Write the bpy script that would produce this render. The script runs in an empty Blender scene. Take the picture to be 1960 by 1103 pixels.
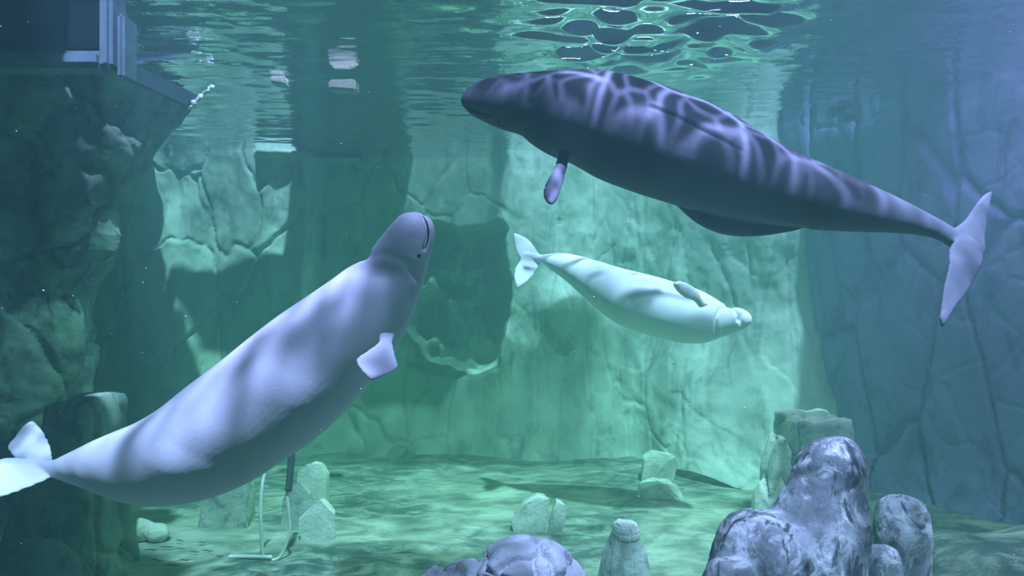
import bpy, bmesh, math, random
import numpy as np
from mathutils import Vector
from mathutils.bvhtree import BVHTree

# ------------------------------------------------------------------ camera, world, lights, exposure
SC = bpy.context.scene
COL = SC.collection
FPX, EYE = 1277.0, 3.4          # focal length in pixels of the 1960 px wide frame, eye height over the tank floor
SURF = 6.4                      # height of the water surface over the tank floor

cam_d = bpy.data.cameras.new('camera')
cam_d.sensor_width = 36.0
cam_d.lens = 36.0 * FPX / 1960.0
cam_d.clip_start = 0.05
cam = bpy.data.objects.new('camera', cam_d)
COL.objects.link(cam)
cam.location = (0, 0, EYE)
cam.rotation_euler = (math.pi / 2, 0, 0)
SC.camera = cam

world = bpy.data.worlds.new('daylight')
SC.world = world
world.use_nodes = True
bg = world.node_tree.nodes['Background']
bg.inputs['Color'].default_value = (0.30, 0.225, 1.0, 1)
bg.inputs['Strength'].default_value = 0.06


def add_light(name, kind, loc, target, color, energy, **kw):
    ld = bpy.data.lights.new(name, kind)
    ld.color = color
    ld.energy = energy
    for k, v in kw.items():
        setattr(ld, k, v)
    o = bpy.data.objects.new(name, ld)
    COL.objects.link(o)
    o.location = loc
    d = Vector(target) - Vector(loc)
    o.rotation_euler = d.to_track_quat('-Z', 'Y').to_euler()
    return o


SUN_DIR = Vector((-0.13, 0.40, -0.90)).normalized()
add_light('sun', 'SUN', (3, 2, 14), Vector((3, 2, 14)) + SUN_DIR, (0.36, 0.262, 1.0), 100.0, angle=math.radians(1.4))

add_light('sparkle_helper', 'AREA', (3.2, 16.0, 9.4), (3.2, 4.0, 6.0), (0.5, 0.45, 1.0), 20000.0, shape='RECTANGLE', size=5.0, size_y=1.6)  # added above the water to make the ripple sparkles

add_light('cliff_fill_light', 'SPOT', (-3.1, 9.7, 7.4), (-6.2, 9.5, 2.2), (0.33, 0.32, 1.0), 20000.0, spot_size=math.radians(27), spot_blend=0.7, shadow_soft_size=0.3)  # added spot that brightens the lower part of the left cliff
add_light('blue_fill_light', 'AREA', (6.6, 7.2, 7.45), (6.4, 7.8, 0), (0.45, 0.20, 1.0), 5200.0, shape='RECTANGLE', size=4.0, size_y=3.0)  # added blue light for the right side of the tank

SC.view_settings.view_transform = 'Standard'
SC.view_settings.look = 'None'
SC.view_settings.gamma = 1.0
SC.view_settings.use_curve_mapping = False
SC.view_settings.exposure = 0.0
SC.cycles.volume_bounces = 1
SC.cycles.max_bounces = 8
SC.cycles.transparent_max_bounces = 12
SC.cycles.caustics_reflective = True
SC.cycles.sample_clamp_indirect = 6.0


# ------------------------------------------------------------------ helpers
def U(px, py, D):
    """3D point seen at pixel (px, py) at depth D in front of the eye."""
    return np.array(((px - 980.0) / FPX * D, D, EYE - (py - 551.5) / FPX * D))


def _hash(ix, iy, iz, seed):
    h = (ix * 374761393 + iy * 668265263 + iz * 2147483647 + seed * 144665) & 0xFFFFFFFF
    h = ((h ^ (h >> 13)) * 1274126177) & 0xFFFFFFFF
    h = ((h ^ (h >> 16)) * 2246822519) & 0xFFFFFFFF
    return (h ^ (h >> 15)) & 0xFFFFFFFF


def vnoise(p, seed=0):
    """Value noise in -1..1, p (n, 3)."""
    i = np.floor(p).astype(np.int64)
    f = p - i
    f = f * f * f * (f * (f * 6 - 15) + 10)
    r = 0
    for dx in (0, 1):
        wx = f[:, 0] if dx else 1 - f[:, 0]
        for dy in (0, 1):
            wy = f[:, 1] if dy else 1 - f[:, 1]
            for dz in (0, 1):
                wz = f[:, 2] if dz else 1 - f[:, 2]
                r = r + wx * wy * wz * (_hash(i[:, 0] + dx, i[:, 1] + dy, i[:, 2] + dz, seed) / 4294967295.0)
    return r * 2 - 1


def fbm(p, oct=4, seed=0, gain=0.5):
    a, s, r = 1.0, 0.0, 0
    for k in range(oct):
        r = r + a * vnoise(p * (2.03 ** k) + 7.3 * k, seed + k)
        s += a
        a *= gain
    return r / s


def worley(p, seed=0, jitter=0.9):
    """F1, F2 and a cell value."""
    i = np.floor(p).astype(np.int64)
    f1 = np.full(len(p), 9.0)
    f2 = np.full(len(p), 9.0)
    cid = np.zeros(len(p))
    for dx in (-1, 0, 1):
        for dy in (-1, 0, 1):
            for dz in (-1, 0, 1):
                c = i + (dx, dy, dz)
                q = [(_hash(c[:, 0], c[:, 1], c[:, 2], seed + 17 * k) / 4294967295.0 - 0.5) * jitter + 0.5 for k in range(3)]
                d = np.sqrt((c[:, 0] + q[0] - p[:, 0]) ** 2 + (c[:, 1] + q[1] - p[:, 1]) ** 2 + (c[:, 2] + q[2] - p[:, 2]) ** 2)
                v = _hash(c[:, 0], c[:, 1], c[:, 2], seed + 99) / 4294967295.0
                near = d < f1
                f2 = np.where(near, f1, np.minimum(f2, d))
                cid = np.where(near, v, cid)
                f1 = np.where(near, d, f1)
    return f1, f2, cid


def sstep(a, b, x):
    t = np.clip((x - a) / (b - a), 0, 1)
    return t * t * (3 - 2 * t)


def link(name, me, mat, parent=None, smooth=True, origin=None):
    if origin is not None:
        me.transform(__import__('mathutils').Matrix.Translation(-Vector(origin)))
    o = bpy.data.objects.new(name, me)
    COL.objects.link(o)
    if origin is not None:
        o.location = origin
    if mat is not None:
        me.materials.clear()
        me.materials.append(mat)
    if smooth:
        me.polygons.foreach_set('use_smooth', np.ones(len(me.polygons), dtype=bool))
    if parent is not None:
        o.parent = parent
        o.matrix_parent_inverse = __import__('mathutils').Matrix.Translation(-Vector(parent.location))
    return o


def tag(o, label=None, cat=None, group=None, kind=None):
    if label: o['label'] = label
    if cat: o['category'] = cat
    if group: o['group'] = group
    if kind: o['kind'] = kind
    return o


def base_of(me):
    v = coords(me)
    return ((v[:, 0].min() + v[:, 0].max()) / 2, (v[:, 1].min() + v[:, 1].max()) / 2, v[:, 2].min())


def coords(me):
    a = np.empty(len(me.vertices) * 3)
    me.vertices.foreach_get('co', a)
    return a.reshape(-1, 3)


def normals(me):
    a = np.empty(len(me.vertices) * 3)
    me.vertices.foreach_get('normal', a)
    return a.reshape(-1, 3)


def setco(me, v):
    me.vertices.foreach_set('co', np.ascontiguousarray(v, dtype=np.float64).ravel())
    me.update()


def grid_mesh(name, P):
    """P (m, n, 3) -> quad sheet."""
    m, n, _ = P.shape
    idx = np.arange(m * n).reshape(m, n)
    f = np.stack((idx[:-1, :-1], idx[:-1, 1:], idx[1:, 1:], idx[1:, :-1]), -1).reshape(-1, 4)
    me = bpy.data.meshes.new(name)
    me.vertices.add(m * n)
    me.vertices.foreach_set('co', P.reshape(-1).astype(np.float64))
    me.loops.add(f.size)
    me.loops.foreach_set('vertex_index', f.reshape(-1).astype(np.int32))
    me.polygons.add(len(f))
    me.polygons.foreach_set('loop_start', np.arange(0, f.size, 4, dtype=np.int32))
    me.update(calc_edges=True)
    me.validate()
    return me


def grid_normals(P):
    du = np.gradient(P, axis=0)
    dv = np.gradient(P, axis=1)
    n = np.cross(du, dv)
    return n / (np.linalg.norm(n, axis=2, keepdims=True) + 1e-9)


def remesh(me, voxel, smooth=4, factor=0.5):
    o = bpy.data.objects.new('tmp', me)
    COL.objects.link(o)
    r = o.modifiers.new('r', 'REMESH')
    r.mode = 'VOXEL'
    r.voxel_size = voxel
    if smooth:
        s = o.modifiers.new('s', 'SMOOTH')
        s.iterations = smooth
        s.factor = factor
    dg = bpy.context.evaluated_depsgraph_get()
    out = bpy.data.meshes.new_from_object(o.evaluated_get(dg))
    bpy.data.objects.remove(o)
    return out


def interp(a, n, closed=False):
    """Catmull-Rom resample of rows of a to n rows, parameter = row index spread by chord length."""
    a = np.asarray(a, float)
    d = np.sqrt(((a[1:, :3] - a[:-1, :3]) ** 2).sum(1)) + 1e-6
    t = np.concatenate(([0], np.cumsum(d ** 0.75)))
    m = np.zeros_like(a)
    dt = np.diff(t)
    sl = (a[1:] - a[:-1]) / dt[:, None]
    m[1:-1] = (sl[:-1] * dt[1:, None] + sl[1:] * dt[:-1, None]) / (dt[1:] + dt[:-1])[:, None]
    m[0], m[-1] = sl[0], sl[-1]
    x = np.linspace(0, t[-1], n)
    k = np.clip(np.searchsorted(t, x, side='right') - 1, 0, len(t) - 2)
    u = ((x - t[k]) / dt[k])[:, None]
    h = dt[k][:, None]
    return (2 * u ** 3 - 3 * u ** 2 + 1) * a[k] + (u ** 3 - 2 * u ** 2 + u) * h * m[k] + (-2 * u ** 3 + 3 * u ** 2) * a[k + 1] + (u ** 3 - u ** 2) * h * m[k + 1]


def loft(bm, A, B, k, n=90, seg=40, tmin=0.0, power=2.0):
    """Closed body between two edge curves A and B (rows of 3D points). k: depth of the section over its height, a number or one per station."""
    A, B = np.asarray(A, float), np.asarray(B, float)
    kk = np.broadcast_to(np.asarray(k, float), (len(A),))
    kk = np.maximum(kk, np.minimum(1.0, tmin / (np.linalg.norm(A - B, axis=1) / 2 + 1e-6)))
    R = interp(np.hstack((0.5 * (A + B), 0.5 * (A - B), kk[:, None])), n)
    C, H, K = R[:, :3], R[:, 3:6], R[:, 6]
    T = np.gradient(C, axis=0)
    T /= np.linalg.norm(T, axis=1, keepdims=True) + 1e-9
    L = np.cross(T, H)
    rows = []
    for i in range(n):
        row = []
        for j in range(seg):
            th = 2 * math.pi * j / seg
            c, s = math.cos(th), math.sin(th)
            if power != 2.0:
                c = math.copysign(abs(c) ** (2 / power), c)
                s = math.copysign(abs(s) ** (2 / power), s)
            row.append(bm.verts.new(C[i] + H[i] * c + L[i] * (K[i] * s)))
        rows.append(row)
    for i in range(n - 1):
        for j in range(seg):
            bm.faces.new((rows[i][j], rows[i][(j + 1) % seg], rows[i + 1][(j + 1) % seg], rows[i + 1][j]))
    bm.faces.new(rows[0][::-1])
    bm.faces.new(rows[-1])


def tube_mesh(name, pts, rad, seg=8):
    bm = bmesh.new()
    pts = [Vector(p) for p in pts]
    rr = rad if hasattr(rad, '__len__') else [rad] * len(pts)
    rows = []
    ref = Vector((0.13, 0.21, 0.97))
    for i, p in enumerate(pts):
        t = (pts[min(i + 1, len(pts) - 1)] - pts[max(i - 1, 0)]).normalized()
        a = t.cross(ref)
        if a.length < 0.1:
            a = t.cross(Vector((1, 0, 0)))
        a.normalize()
        b = t.cross(a)
        rows.append([bm.verts.new(p + (a * math.cos(2 * math.pi * j / seg) + b * math.sin(2 * math.pi * j / seg)) * rr[i]) for j in range(seg)])
    for i in range(len(pts) - 1):
        for j in range(seg):
            bm.faces.new((rows[i][j], rows[i][(j + 1) % seg], rows[i + 1][(j + 1) % seg], rows[i + 1][j]))
    bm.faces.new(rows[0][::-1])
    bm.faces.new(rows[-1])
    bmesh.ops.recalc_face_normals(bm, faces=bm.faces)
    me = bpy.data.meshes.new(name)
    bm.to_mesh(me)
    bm.free()
    return me


def box_bm(bm, lo, hi, rot=None, piv=None):
    lo, hi = Vector(lo), Vector(hi)
    vs = [bm.verts.new((x, y, z)) for x in (lo.x, hi.x) for y in (lo.y, hi.y) for z in (lo.z, hi.z)]
    for f in ((0, 1, 3, 2), (4, 6, 7, 5), (0, 4, 5, 1), (2, 3, 7, 6), (0, 2, 6, 4), (1, 5, 7, 3)):
        bm.faces.new([vs[i] for i in f])
    return vs


def bm_mesh(name, bm):
    bmesh.ops.recalc_face_normals(bm, faces=bm.faces)
    me = bpy.data.meshes.new(name)
    bm.to_mesh(me)
    bm.free()
    return me


# ------------------------------------------------------------------ materials
class NT:
    def __init__(self, name):
        self.m = bpy.data.materials.new(name)
        self.m.use_nodes = True
        self.t = self.m.node_tree
        self.t.nodes.clear()
        self.out = self.n('ShaderNodeOutputMaterial')

    def n(self, kind, **kw):
        nd = self.t.nodes.new(kind)
        for k, v in kw.items():
            setattr(nd, k, v)
        return nd

    def set(self, nd, **kw):
        for k, v in kw.items():
            nd.inputs[k].default_value = v
        return nd

    def l(self, a, b):
        self.t.links.new(a, b)

    def ramp(self, src, stops):
        r = self.n('ShaderNodeValToRGB')
        e = r.color_ramp.elements
        while len(e) < len(stops):
            e.new(0.5)
        for q, (p, c) in zip(e, stops):
            q.position = p
            q.color = (*c, 1) if hasattr(c, '__len__') else (c, c, c, 1)
        self.l(src, r.inputs[0])
        return r.outputs[0]

    def noise(self, co, scale, detail=5, rough=0.55, dist=0.0):
        nd = self.n('ShaderNodeTexNoise')
        self.set(nd, Scale=scale, Detail=detail, Roughness=rough, Distortion=dist)
        self.l(co, nd.inputs['Vector'])
        return nd.outputs['Fac']

    def mapping(self, scale=(1, 1, 1), loc=(0, 0, 0)):
        tc = self.n('ShaderNodeTexCoord')
        mp = self.n('ShaderNodeMapping')
        mp.inputs['Scale'].default_value = scale
        mp.inputs['Location'].default_value = loc
        self.l(tc.outputs['Object'], mp.inputs['Vector'])
        return mp.outputs[0]

    def mix(self, fac, a, b, mode='MIX'):
        m = self.n('ShaderNodeMix', data_type='RGBA', blend_type=mode)
        for s, v in ((m.inputs[0], fac), (m.inputs[6], a), (m.inputs[7], b)):
            if hasattr(v, 'is_linked') or hasattr(v, 'links'):
                self.l(v, s)
            else:
                s.default_value = v if not hasattr(v, '__len__') else (*v[:3], 1)
        return m.outputs[2]


def rock_mat(name, base, dark, light, scale=1.0, stain=0.5, stretch=(1, 1, 1), crust=0.0, rough=0.85):
    """Mottled concrete rock: algae film (dark), bare or limy spots (light)."""
    k = NT(name)
    co = k.mapping(stretch)
    c = k.mix(k.ramp(k.noise(co, 1.3 * scale, 6, 0.6, 0.4), [(0.35, 0.0), (0.65, 1.0)]), base, light)
    c = k.mix(k.ramp(k.noise(co, 2.3 * scale, 7, 0.68, 0.9), [(0.52, 0.0), (0.66, stain)]), c, dark)
    if crust:
        c = k.mix(k.ramp(k.noise(co, 4.1 * scale, 8, 0.7, 0.6), [(0.56, 0.0), (0.62, crust)]), c, light)
        c = k.mix(k.ramp(k.noise(co, 3.3 * scale, 3, 0.5, 1.5), [(0.60, 0.0), (0.64, 0.85)]), c, dark)
    bs = k.n('ShaderNodeBsdfPrincipled')
    k.l(c, bs.inputs['Base Color'])
    bs.inputs['Roughness'].default_value = rough
    bs.inputs['Specular IOR Level'].default_value = 0.1
    bp = k.n('ShaderNodeBump')
    bp.inputs['Strength'].default_value = 0.5
    bp.inputs['Distance'].default_value = 0.04
    k.l(k.noise(co, 9 * scale, 6, 0.65), bp.inputs['Height'])
    k.l(bp.outputs[0], bs.inputs['Normal'])
    k.l(bs.outputs[0], k.out.inputs['Surface'])
    return k.m


def floor_mat():
    """Pale sandy concrete with broad dark algae patches and finer streaks."""
    k = NT('tank_floor')
    co = k.mapping((0.7, 1.2, 1))
    c = k.mix(k.ramp(k.noise(co, 2.4, 6, 0.65, 0.6), [(0.38, 0.0), (0.62, 1.0)]), (0.22, 0.25, 0.21), (0.50, 0.52, 0.44))
    big = k.ramp(k.noise(co, 0.42, 5, 0.6, 0.8), [(0.44, 0.0), (0.56, 1.0)])
    fine = k.ramp(k.noise(co, 2.8, 7, 0.7, 1.2), [(0.42, 0.25), (0.56, 0.95)])
    m = k.mix(1.0, big, fine, 'MULTIPLY')
    c = k.mix(m, c, (0.08, 0.12, 0.105))
    bs = k.n('ShaderNodeBsdfPrincipled')
    k.l(c, bs.inputs['Base Color'])
    bs.inputs['Roughness'].default_value = 0.9
    bs.inputs['Specular IOR Level'].default_value = 0.1
    bp = k.n('ShaderNodeBump')
    bp.inputs['Strength'].default_value = 0.6
    bp.inputs['Distance'].default_value = 0.05
    k.l(k.noise(co, 5, 6, 0.65), bp.inputs['Height'])
    k.l(bp.outputs[0], bs.inputs['Normal'])
    k.l(bs.outputs[0], k.out.inputs['Surface'])
    return k.m


def mottled_mat():
    """Grey rock with limy white crust and black algae drips."""
    k = NT('mottled_rock')
    co = k.mapping((1, 1, 0.75))
    c = k.mix(k.ramp(k.noise(co, 2.6, 7, 0.62, 0.5), [(0.40, 0.0), (0.60, 1.0)]), (0.14, 0.15, 0.155), (0.36, 0.36, 0.39))
    c = k.mix(k.ramp(k.noise(co, 4.6, 9, 0.74, 0.6), [(0.49, 0.0), (0.59, 0.85)]), c, (0.74, 0.73, 0.76))
    drip = k.mapping((1.5, 1.5, 0.6), (3, 1, 2))
    c = k.mix(k.ramp(k.noise(drip, 4.8, 5, 0.6, 0.8), [(0.56, 0.0), (0.62, 0.88)]), c, (0.04, 0.045, 0.05))
    c = k.mix(k.ramp(k.noise(co, 14, 6, 0.7), [(0.55, 0.0), (0.68, 0.6)]), c, (0.10, 0.11, 0.10))
    bs = k.n('ShaderNodeBsdfPrincipled')
    k.l(c, bs.inputs['Base Color'])
    bs.inputs['Roughness'].default_value = 0.8
    bs.inputs['Specular IOR Level'].default_value = 0.15
    bp = k.n('ShaderNodeBump')
    bp.inputs['Strength'].default_value = 0.6
    bp.inputs['Distance'].default_value = 0.03
    k.l(k.noise(co, 10, 7, 0.65), bp.inputs['Height'])
    k.l(bp.outputs[0], bs.inputs['Normal'])
    k.l(bs.outputs[0], k.out.inputs['Surface'])
    return k.m


def plain_mat(name, col, rough=0.6, var=0.15, scale=8):
    k = NT(name)
    co = k.mapping()
    c = k.mix(k.ramp(k.noise(co, scale, 4), [(0.3, 0.0), (0.7, 1.0)]), col, tuple(max(0, x * (1 - var * 2)) for x in col))
    bs = k.n('ShaderNodeBsdfPrincipled')
    k.l(c, bs.inputs['Base Color'])
    bs.inputs['Roughness'].default_value = rough
    bs.inputs['Specular IOR Level'].default_value = 0.2
    k.l(bs.outputs[0], k.out.inputs['Surface'])
    return k.m


def skin_mat(name, hi, lo, fleck):
    k = NT(name)
    co = k.mapping()
    c = k.mix(k.ramp(k.noise(co, 2.2, 4, 0.5), [(0.35, 0.0), (0.7, 1.0)]), hi, lo)
    c = k.mix(k.ramp(k.noise(co, 38, 4, 0.6), [(0.60, 0.0), (0.75, 0.25)]), c, fleck)
    bs = k.n('ShaderNodeBsdfPrincipled')
    k.l(c, bs.inputs['Base Color'])
    bs.inputs['Roughness'].default_value = 0.55
    bs.inputs['Specular IOR Level'].default_value = 0.15
    bp = k.n('ShaderNodeBump')
    bp.inputs['Strength'].default_value = 0.15
    bp.inputs['Distance'].default_value = 0.02
    k.l(k.noise(k.mapping((1, 1, 1)), 7, 5, 0.6), bp.inputs['Height'])
    k.l(bp.outputs[0], bs.inputs['Normal'])
    k.l(bs.outputs[0], k.out.inputs['Surface'])
    return k.m


def water_surface_mat():
    """Underside of the water: mirror beyond the critical angle, clear above it; the net of sun lines is painted into its transmission."""
    k = NT('water_surface')
    co = k.mapping()
    warp = k.n('ShaderNodeTexNoise')
    k.set(warp, Scale=1.1, Detail=2.0)
    k.l(co, warp.inputs['Vector'])
    add = k.n('ShaderNodeVectorMath', operation='MULTIPLY_ADD')
    k.l(warp.outputs['Color'], add.inputs[0])
    add.inputs[1].default_value = (0.9, 0.9, 0.0)
    k.l(co, add.inputs[2])
    net = []  # caustic lines drawn as cell edges, not refracted
    for sc in (2.7, 5.2):
        v = k.n('ShaderNodeTexVoronoi', voronoi_dimensions='2D', feature='DISTANCE_TO_EDGE')
        k.set(v, Scale=sc)
        k.l(add.outputs[0], v.inputs['Vector'])
        net.append(k.ramp(v.outputs['Distance'], [(0.0, 1.0), (0.04, 0.45), (0.11, 0.04), (0.3, 0.0)]))
    gl = k.mix(0.35, net[0], net[1])
    gl = k.mix(1.0, gl, k.ramp(k.noise(co, 0.9, 2), [(0.3, 0.02), (0.7, 0.07)]), 'ADD')
    # calm tint at the back: soft painted light, no net
    calm = k.ramp(k.noise(k.mapping((1, 0.6, 1)), 1.6, 2), [(0.3, 0.14), (0.7, 0.30)])
    sep = k.n('ShaderNodeSeparateXYZ')
    k.l(co, sep.inputs[0])
    mr = k.n('ShaderNodeMapRange', interpolation_type='SMOOTHSTEP')
    k.l(sep.outputs['Y'], mr.inputs[0])
    mr.inputs[1].default_value = 4.8
    mr.inputs[2].default_value = 6.2
    mr2 = k.n('ShaderNodeMapRange', interpolation_type='SMOOTHSTEP')
    k.l(sep.outputs['Y'], mr2.inputs[0])
    mr2.inputs[1].default_value = 2.6
    mr2.inputs[2].default_value = 3.5
    dapple = k.ramp(k.noise(k.mapping((1, 0.8, 1)), 2.4, 2), [(0.36, 0.07), (0.64, 0.62)])  # soft sun dapples painted into the transmission
    mr3 = k.n('ShaderNodeMapRange', interpolation_type='SMOOTHSTEP')
    k.l(sep.outputs['X'], mr3.inputs[0])
    mr3.inputs[1].default_value = 1.9
    mr3.inputs[2].default_value = 3.2
    mr3.inputs[4].default_value = 0.7
    gl = k.mix(mr3.outputs[0], gl, dapple)
    tcol = k.mix(mr.outputs[0], k.mix(mr2.outputs[0], dapple, gl), calm)
    tr = k.n('ShaderNodeBsdfTransparent')
    k.l(tcol, tr.inputs['Color'])
    gs = k.n('ShaderNodeBsdfGlossy')
    gs.inputs['Roughness'].default_value = 0.02
    bp = k.n('ShaderNodeBump')
    bp.inputs['Strength'].default_value = 0.25
    bp.inputs['Distance'].default_value = 0.02
    k.l(k.noise(k.mapping((1, 1.4, 1)), 9, 3, 0.5), bp.inputs['Height'])
    k.l(bp.outputs[0], gs.inputs['Normal'])
    fr = k.n('ShaderNodeFresnel')
    fr.inputs['IOR'].default_value = 1.33
    mx = k.n('ShaderNodeMixShader')
    k.l(fr.outputs[0], mx.inputs[0])
    k.l(tr.outputs[0], mx.inputs[1])
    k.l(gs.outputs[0], mx.inputs[2])
    k.l(mx.outputs[0], k.out.inputs['Surface'])
    return k.m


def water_volume_mat():
    k = NT('water_volume')
    sc = k.n('ShaderNodeVolumeScatter')
    ss = (0.0145, 0.0285, 0.026)
    sa = (0.090, 0.008, 0.085)
    sc.inputs['Density'].default_value = max(ss)
    sc.inputs['Color'].default_value = (*[x / max(ss) for x in ss], 1)
    sc.inputs['Anisotropy'].default_value = 0.2
    ab = k.n('ShaderNodeVolumeAbsorption')
    ab.inputs['Density'].default_value = max(sa)
    ab.inputs['Color'].default_value = (*[1 - x / max(sa) for x in sa], 1)
    ad = k.n('ShaderNodeAddShader')
    k.l(sc.outputs[0], ad.inputs[0])
    k.l(ab.outputs[0], ad.inputs[1])
    k.l(ad.outputs[0], k.out.inputs['Volume'])
    return k.m


M = {
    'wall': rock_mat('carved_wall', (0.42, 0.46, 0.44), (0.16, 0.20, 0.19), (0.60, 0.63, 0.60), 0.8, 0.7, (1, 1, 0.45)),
    'wall_right': rock_mat('blue_shaded_wall_right', (0.25, 0.22, 0.46), (0.10, 0.09, 0.21), (0.32, 0.29, 0.57), 0.9, 0.7, (1, 1, 0.35)),  # blue cast of the light here is put into the base colour
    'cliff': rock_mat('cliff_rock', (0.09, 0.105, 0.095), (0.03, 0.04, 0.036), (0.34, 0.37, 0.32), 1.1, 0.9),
    'pillar': rock_mat('pillar_rock', (0.20, 0.23, 0.21), (0.06, 0.08, 0.07), (0.42, 0.46, 0.40), 1.6, 0.85, (1, 1, 0.6)),
    'floor': floor_mat(),
    'mottled': mottled_mat(),
    'plate': rock_mat('plated_rock', (0.42, 0.42, 0.45), (0.14, 0.15, 0.17), (0.60, 0.60, 0.64), 2.4, 0.7),
    'pale': rock_mat('pale_rock', (0.62, 0.64, 0.58), (0.32, 0.36, 0.33), (0.82, 0.82, 0.76), 2.5, 0.5),
    'grey': rock_mat('grey_rock', (0.36, 0.40, 0.37), (0.12, 0.15, 0.14), (0.58, 0.60, 0.55), 2.0, 0.8),
    'skin': skin_mat('beluga_skin', (0.88, 0.88, 0.90), (0.74, 0.75, 0.79), (0.60, 0.62, 0.66)),
    'skin_grey': skin_mat('grey_beluga_skin', (0.20, 0.21, 0.23), (0.155, 0.165, 0.185), (0.13, 0.14, 0.16)),  # even grey, darker than the other two skins
    'skin_white': skin_mat('white_beluga_skin', (0.92, 0.92, 0.92), (0.87, 0.87, 0.88), (0.78, 0.78, 0.79)),
    'eye': plain_mat('eye_black', (0.012, 0.012, 0.015), 0.3),
    'mouth': plain_mat('mouth_dark', (0.05, 0.055, 0.065), 0.6),
    'navy': plain_mat('navy_panel', (0.006, 0.009, 0.015), 0.6),
    'frame': plain_mat('frame_grey_blue', (0.26, 0.32, 0.38), 0.6),
    'strut': plain_mat('strut_dark', (0.10, 0.12, 0.15), 0.7),
    'white': plain_mat('white_plastic', (0.80, 0.80, 0.78), 0.5, 0.05),
    'dark_pole': plain_mat('dark_pole', (0.10, 0.13, 0.12), 0.6),
    'tan': plain_mat('tan_float', (0.55, 0.46, 0.38), 0.6, 0.08),
    'shade_slab': plain_mat('shade_slab_grey', (0.20, 0.21, 0.22), 0.8),  # for the unseen slabs added above the water
}

# ------------------------------------------------------------------ the water
bm = bmesh.new()
box_bm(bm, (-17, -2.5, -1.0), (17, 19, SURF + 0.12))
water = link('water_body', bm_mesh('water_body', bm), water_volume_mat(), smooth=False)
tag(water, 'clear green tinted water filling the whole tank', 'water', kind='stuff')

xs = np.linspace(-12.5, 13, 640)
ys = np.linspace(-2.4, 15.6, 520)
X, Y = np.meshgrid(xs, ys, indexing='ij')
q = np.stack((X.ravel(), Y.ravel(), np.zeros(X.size)), -1)
h = 0.020 * vnoise(q * (0.6, 1.3, 1), 3) + 0.013 * vnoise(q * (1.3, 3.4, 1), 5) + 0.008 * vnoise(q * (3.0, 8.0, 1), 8)
env = np.exp(-(((q[:, 0] - 1.8) / 1.5) ** 4 + ((q[:, 1] - 7.9) / 1.5) ** 4))
h += env * (0.12 * vnoise(q * (1.3, 4.6, 1), 21) + 0.10 * vnoise(q * (2.6, 8.0, 1), 22))
Pw = np.stack((X, Y, SURF + h.reshape(X.shape)), -1)[:, ::-1]
ws = link('water_surface', grid_mesh('water_surface', Pw), water_surface_mat())
tag(ws, 'rippled underside of the water surface', 'water surface', kind='structure')


# ------------------------------------------------------------------ the tank
def sheet(name, base, nu, z0, z1, nv, relief, mat, label=None):
    """Wall sheet: base(u, z) -> X, Y of the undisturbed wall; relief(P, u) pushes it along its normal."""
    u = np.linspace(0, 1, nu)
    z = np.linspace(z0, z1, nv)
    Ug, Zg = np.meshgrid(u, z, indexing='ij')
    x, y = base(Ug.ravel(), Zg.ravel())
    P = np.stack((x, y, Zg.ravel()), -1).reshape(nu, nv, 3)
    N = grid_normals(P)
    d = relief(P.reshape(-1, 3), Ug.ravel()).reshape(nu, nv, 1)
    P = P + N * d
    o = link(name, grid_mesh(name, P), mat)
    tag(o, label, None, kind='structure')
    return o


def grooves(p, scale, width, depth, seed, warp=0.25):
    pw = p + warp * np.stack((fbm(p * 1.2, 3, seed + 40), fbm(p * 1.2 + 9, 3, seed + 41), fbm(p * 1.2 + 21, 3, seed + 42)), -1)
    f1, f2, cid = worley(pw * scale, seed)
    return -depth * np.exp(-((f2 - f1) / width) ** 2), cid


# back wall: (px, py) of its features are all at about 14.5 m
def back_base(u, z):
    x = -11 + 19.0 * u
    y = 14.5 - 2.3 * sstep(2.2, 5.2, x)
    y = y - 0.9 * np.exp(-z / 0.9) - 0.5 * np.exp(-((x - 0.9) / 1.2) ** 2 - ((z - 0.3) / 0.9) ** 2)
    return x, y


def back_relief(p, u):
    x, z = p[:, 0], p[:, 2]
    r = 0.28 * fbm(p * (0.55, 0.5, 0.4), 4, 11) + 0.05 * fbm(p * (2.2, 2, 1.6), 4, 12)
    g, cid = grooves(p * (1, 0.3, 0.55), 0.9, 0.04, 0.07, 31)
    g2, _ = grooves(p * (1, 0.3, 0.13), 2.0, 0.035, 0.035, 35, 0.15)
    left = 1 - sstep(-1.0, 0.5, x)
    r = r + g * (0.12 + 0.7 * left) + g2 * (1 - left) + (cid - 0.5) * 0.10 * (0.3 + 0.7 * left)
    # cave with a rounded roof, px 780..950, py 455..705
    cave = sstep(0.12, -0.12, np.maximum(np.abs(x + 1.30) / 0.98 - 1, 0) + np.maximum((z - 4.45) / 1.0, 0) ** 2 - 0.05 + 0.30 * fbm(p * 1.1, 3, 51)) * sstep(1.45, 1.95, z + 0.35 * fbm(p * (0.9, 0.5, 0.2), 3, 53))
    r = r - 2.0 * cave
    # alcove left of the cave, px 580..780
    alc = sstep(-4.55, -4.35, x) * sstep(-0.1, -0.6, x + 0.25 * fbm(p * (0.3, 0.3, 0.8), 3, 54)) * sstep(2.1, 3.0, z + 0.3 * fbm(p * (0.8, 0.5, 0.2), 3, 55))
    r = r - 0.75 * alc
    # shelf just under the water line, px 490..680, py 290..300
    r = r + 0.35 * sstep(-5.6, -5.4, x) * sstep(-3.35, -3.5, x) * np.exp(-((z - 6.30) / 0.07) ** 4)
    # knob and ledge right of the cave
    r = r + 0.55 * np.exp(-((x - 1.15) / 0.75) ** 2 - ((z - 3.0) / 0.55) ** 2) + 0.45 * np.exp(-((x + 0.35) / 0.35) ** 2 - ((z - 2.1) / 0.7) ** 2)
    # buttress under the white whale
    r = r + 0.6 * np.exp(-((x - 3.6) / 0.8) ** 2) * sstep(3.2, 1.0, z)
    return r


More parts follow.
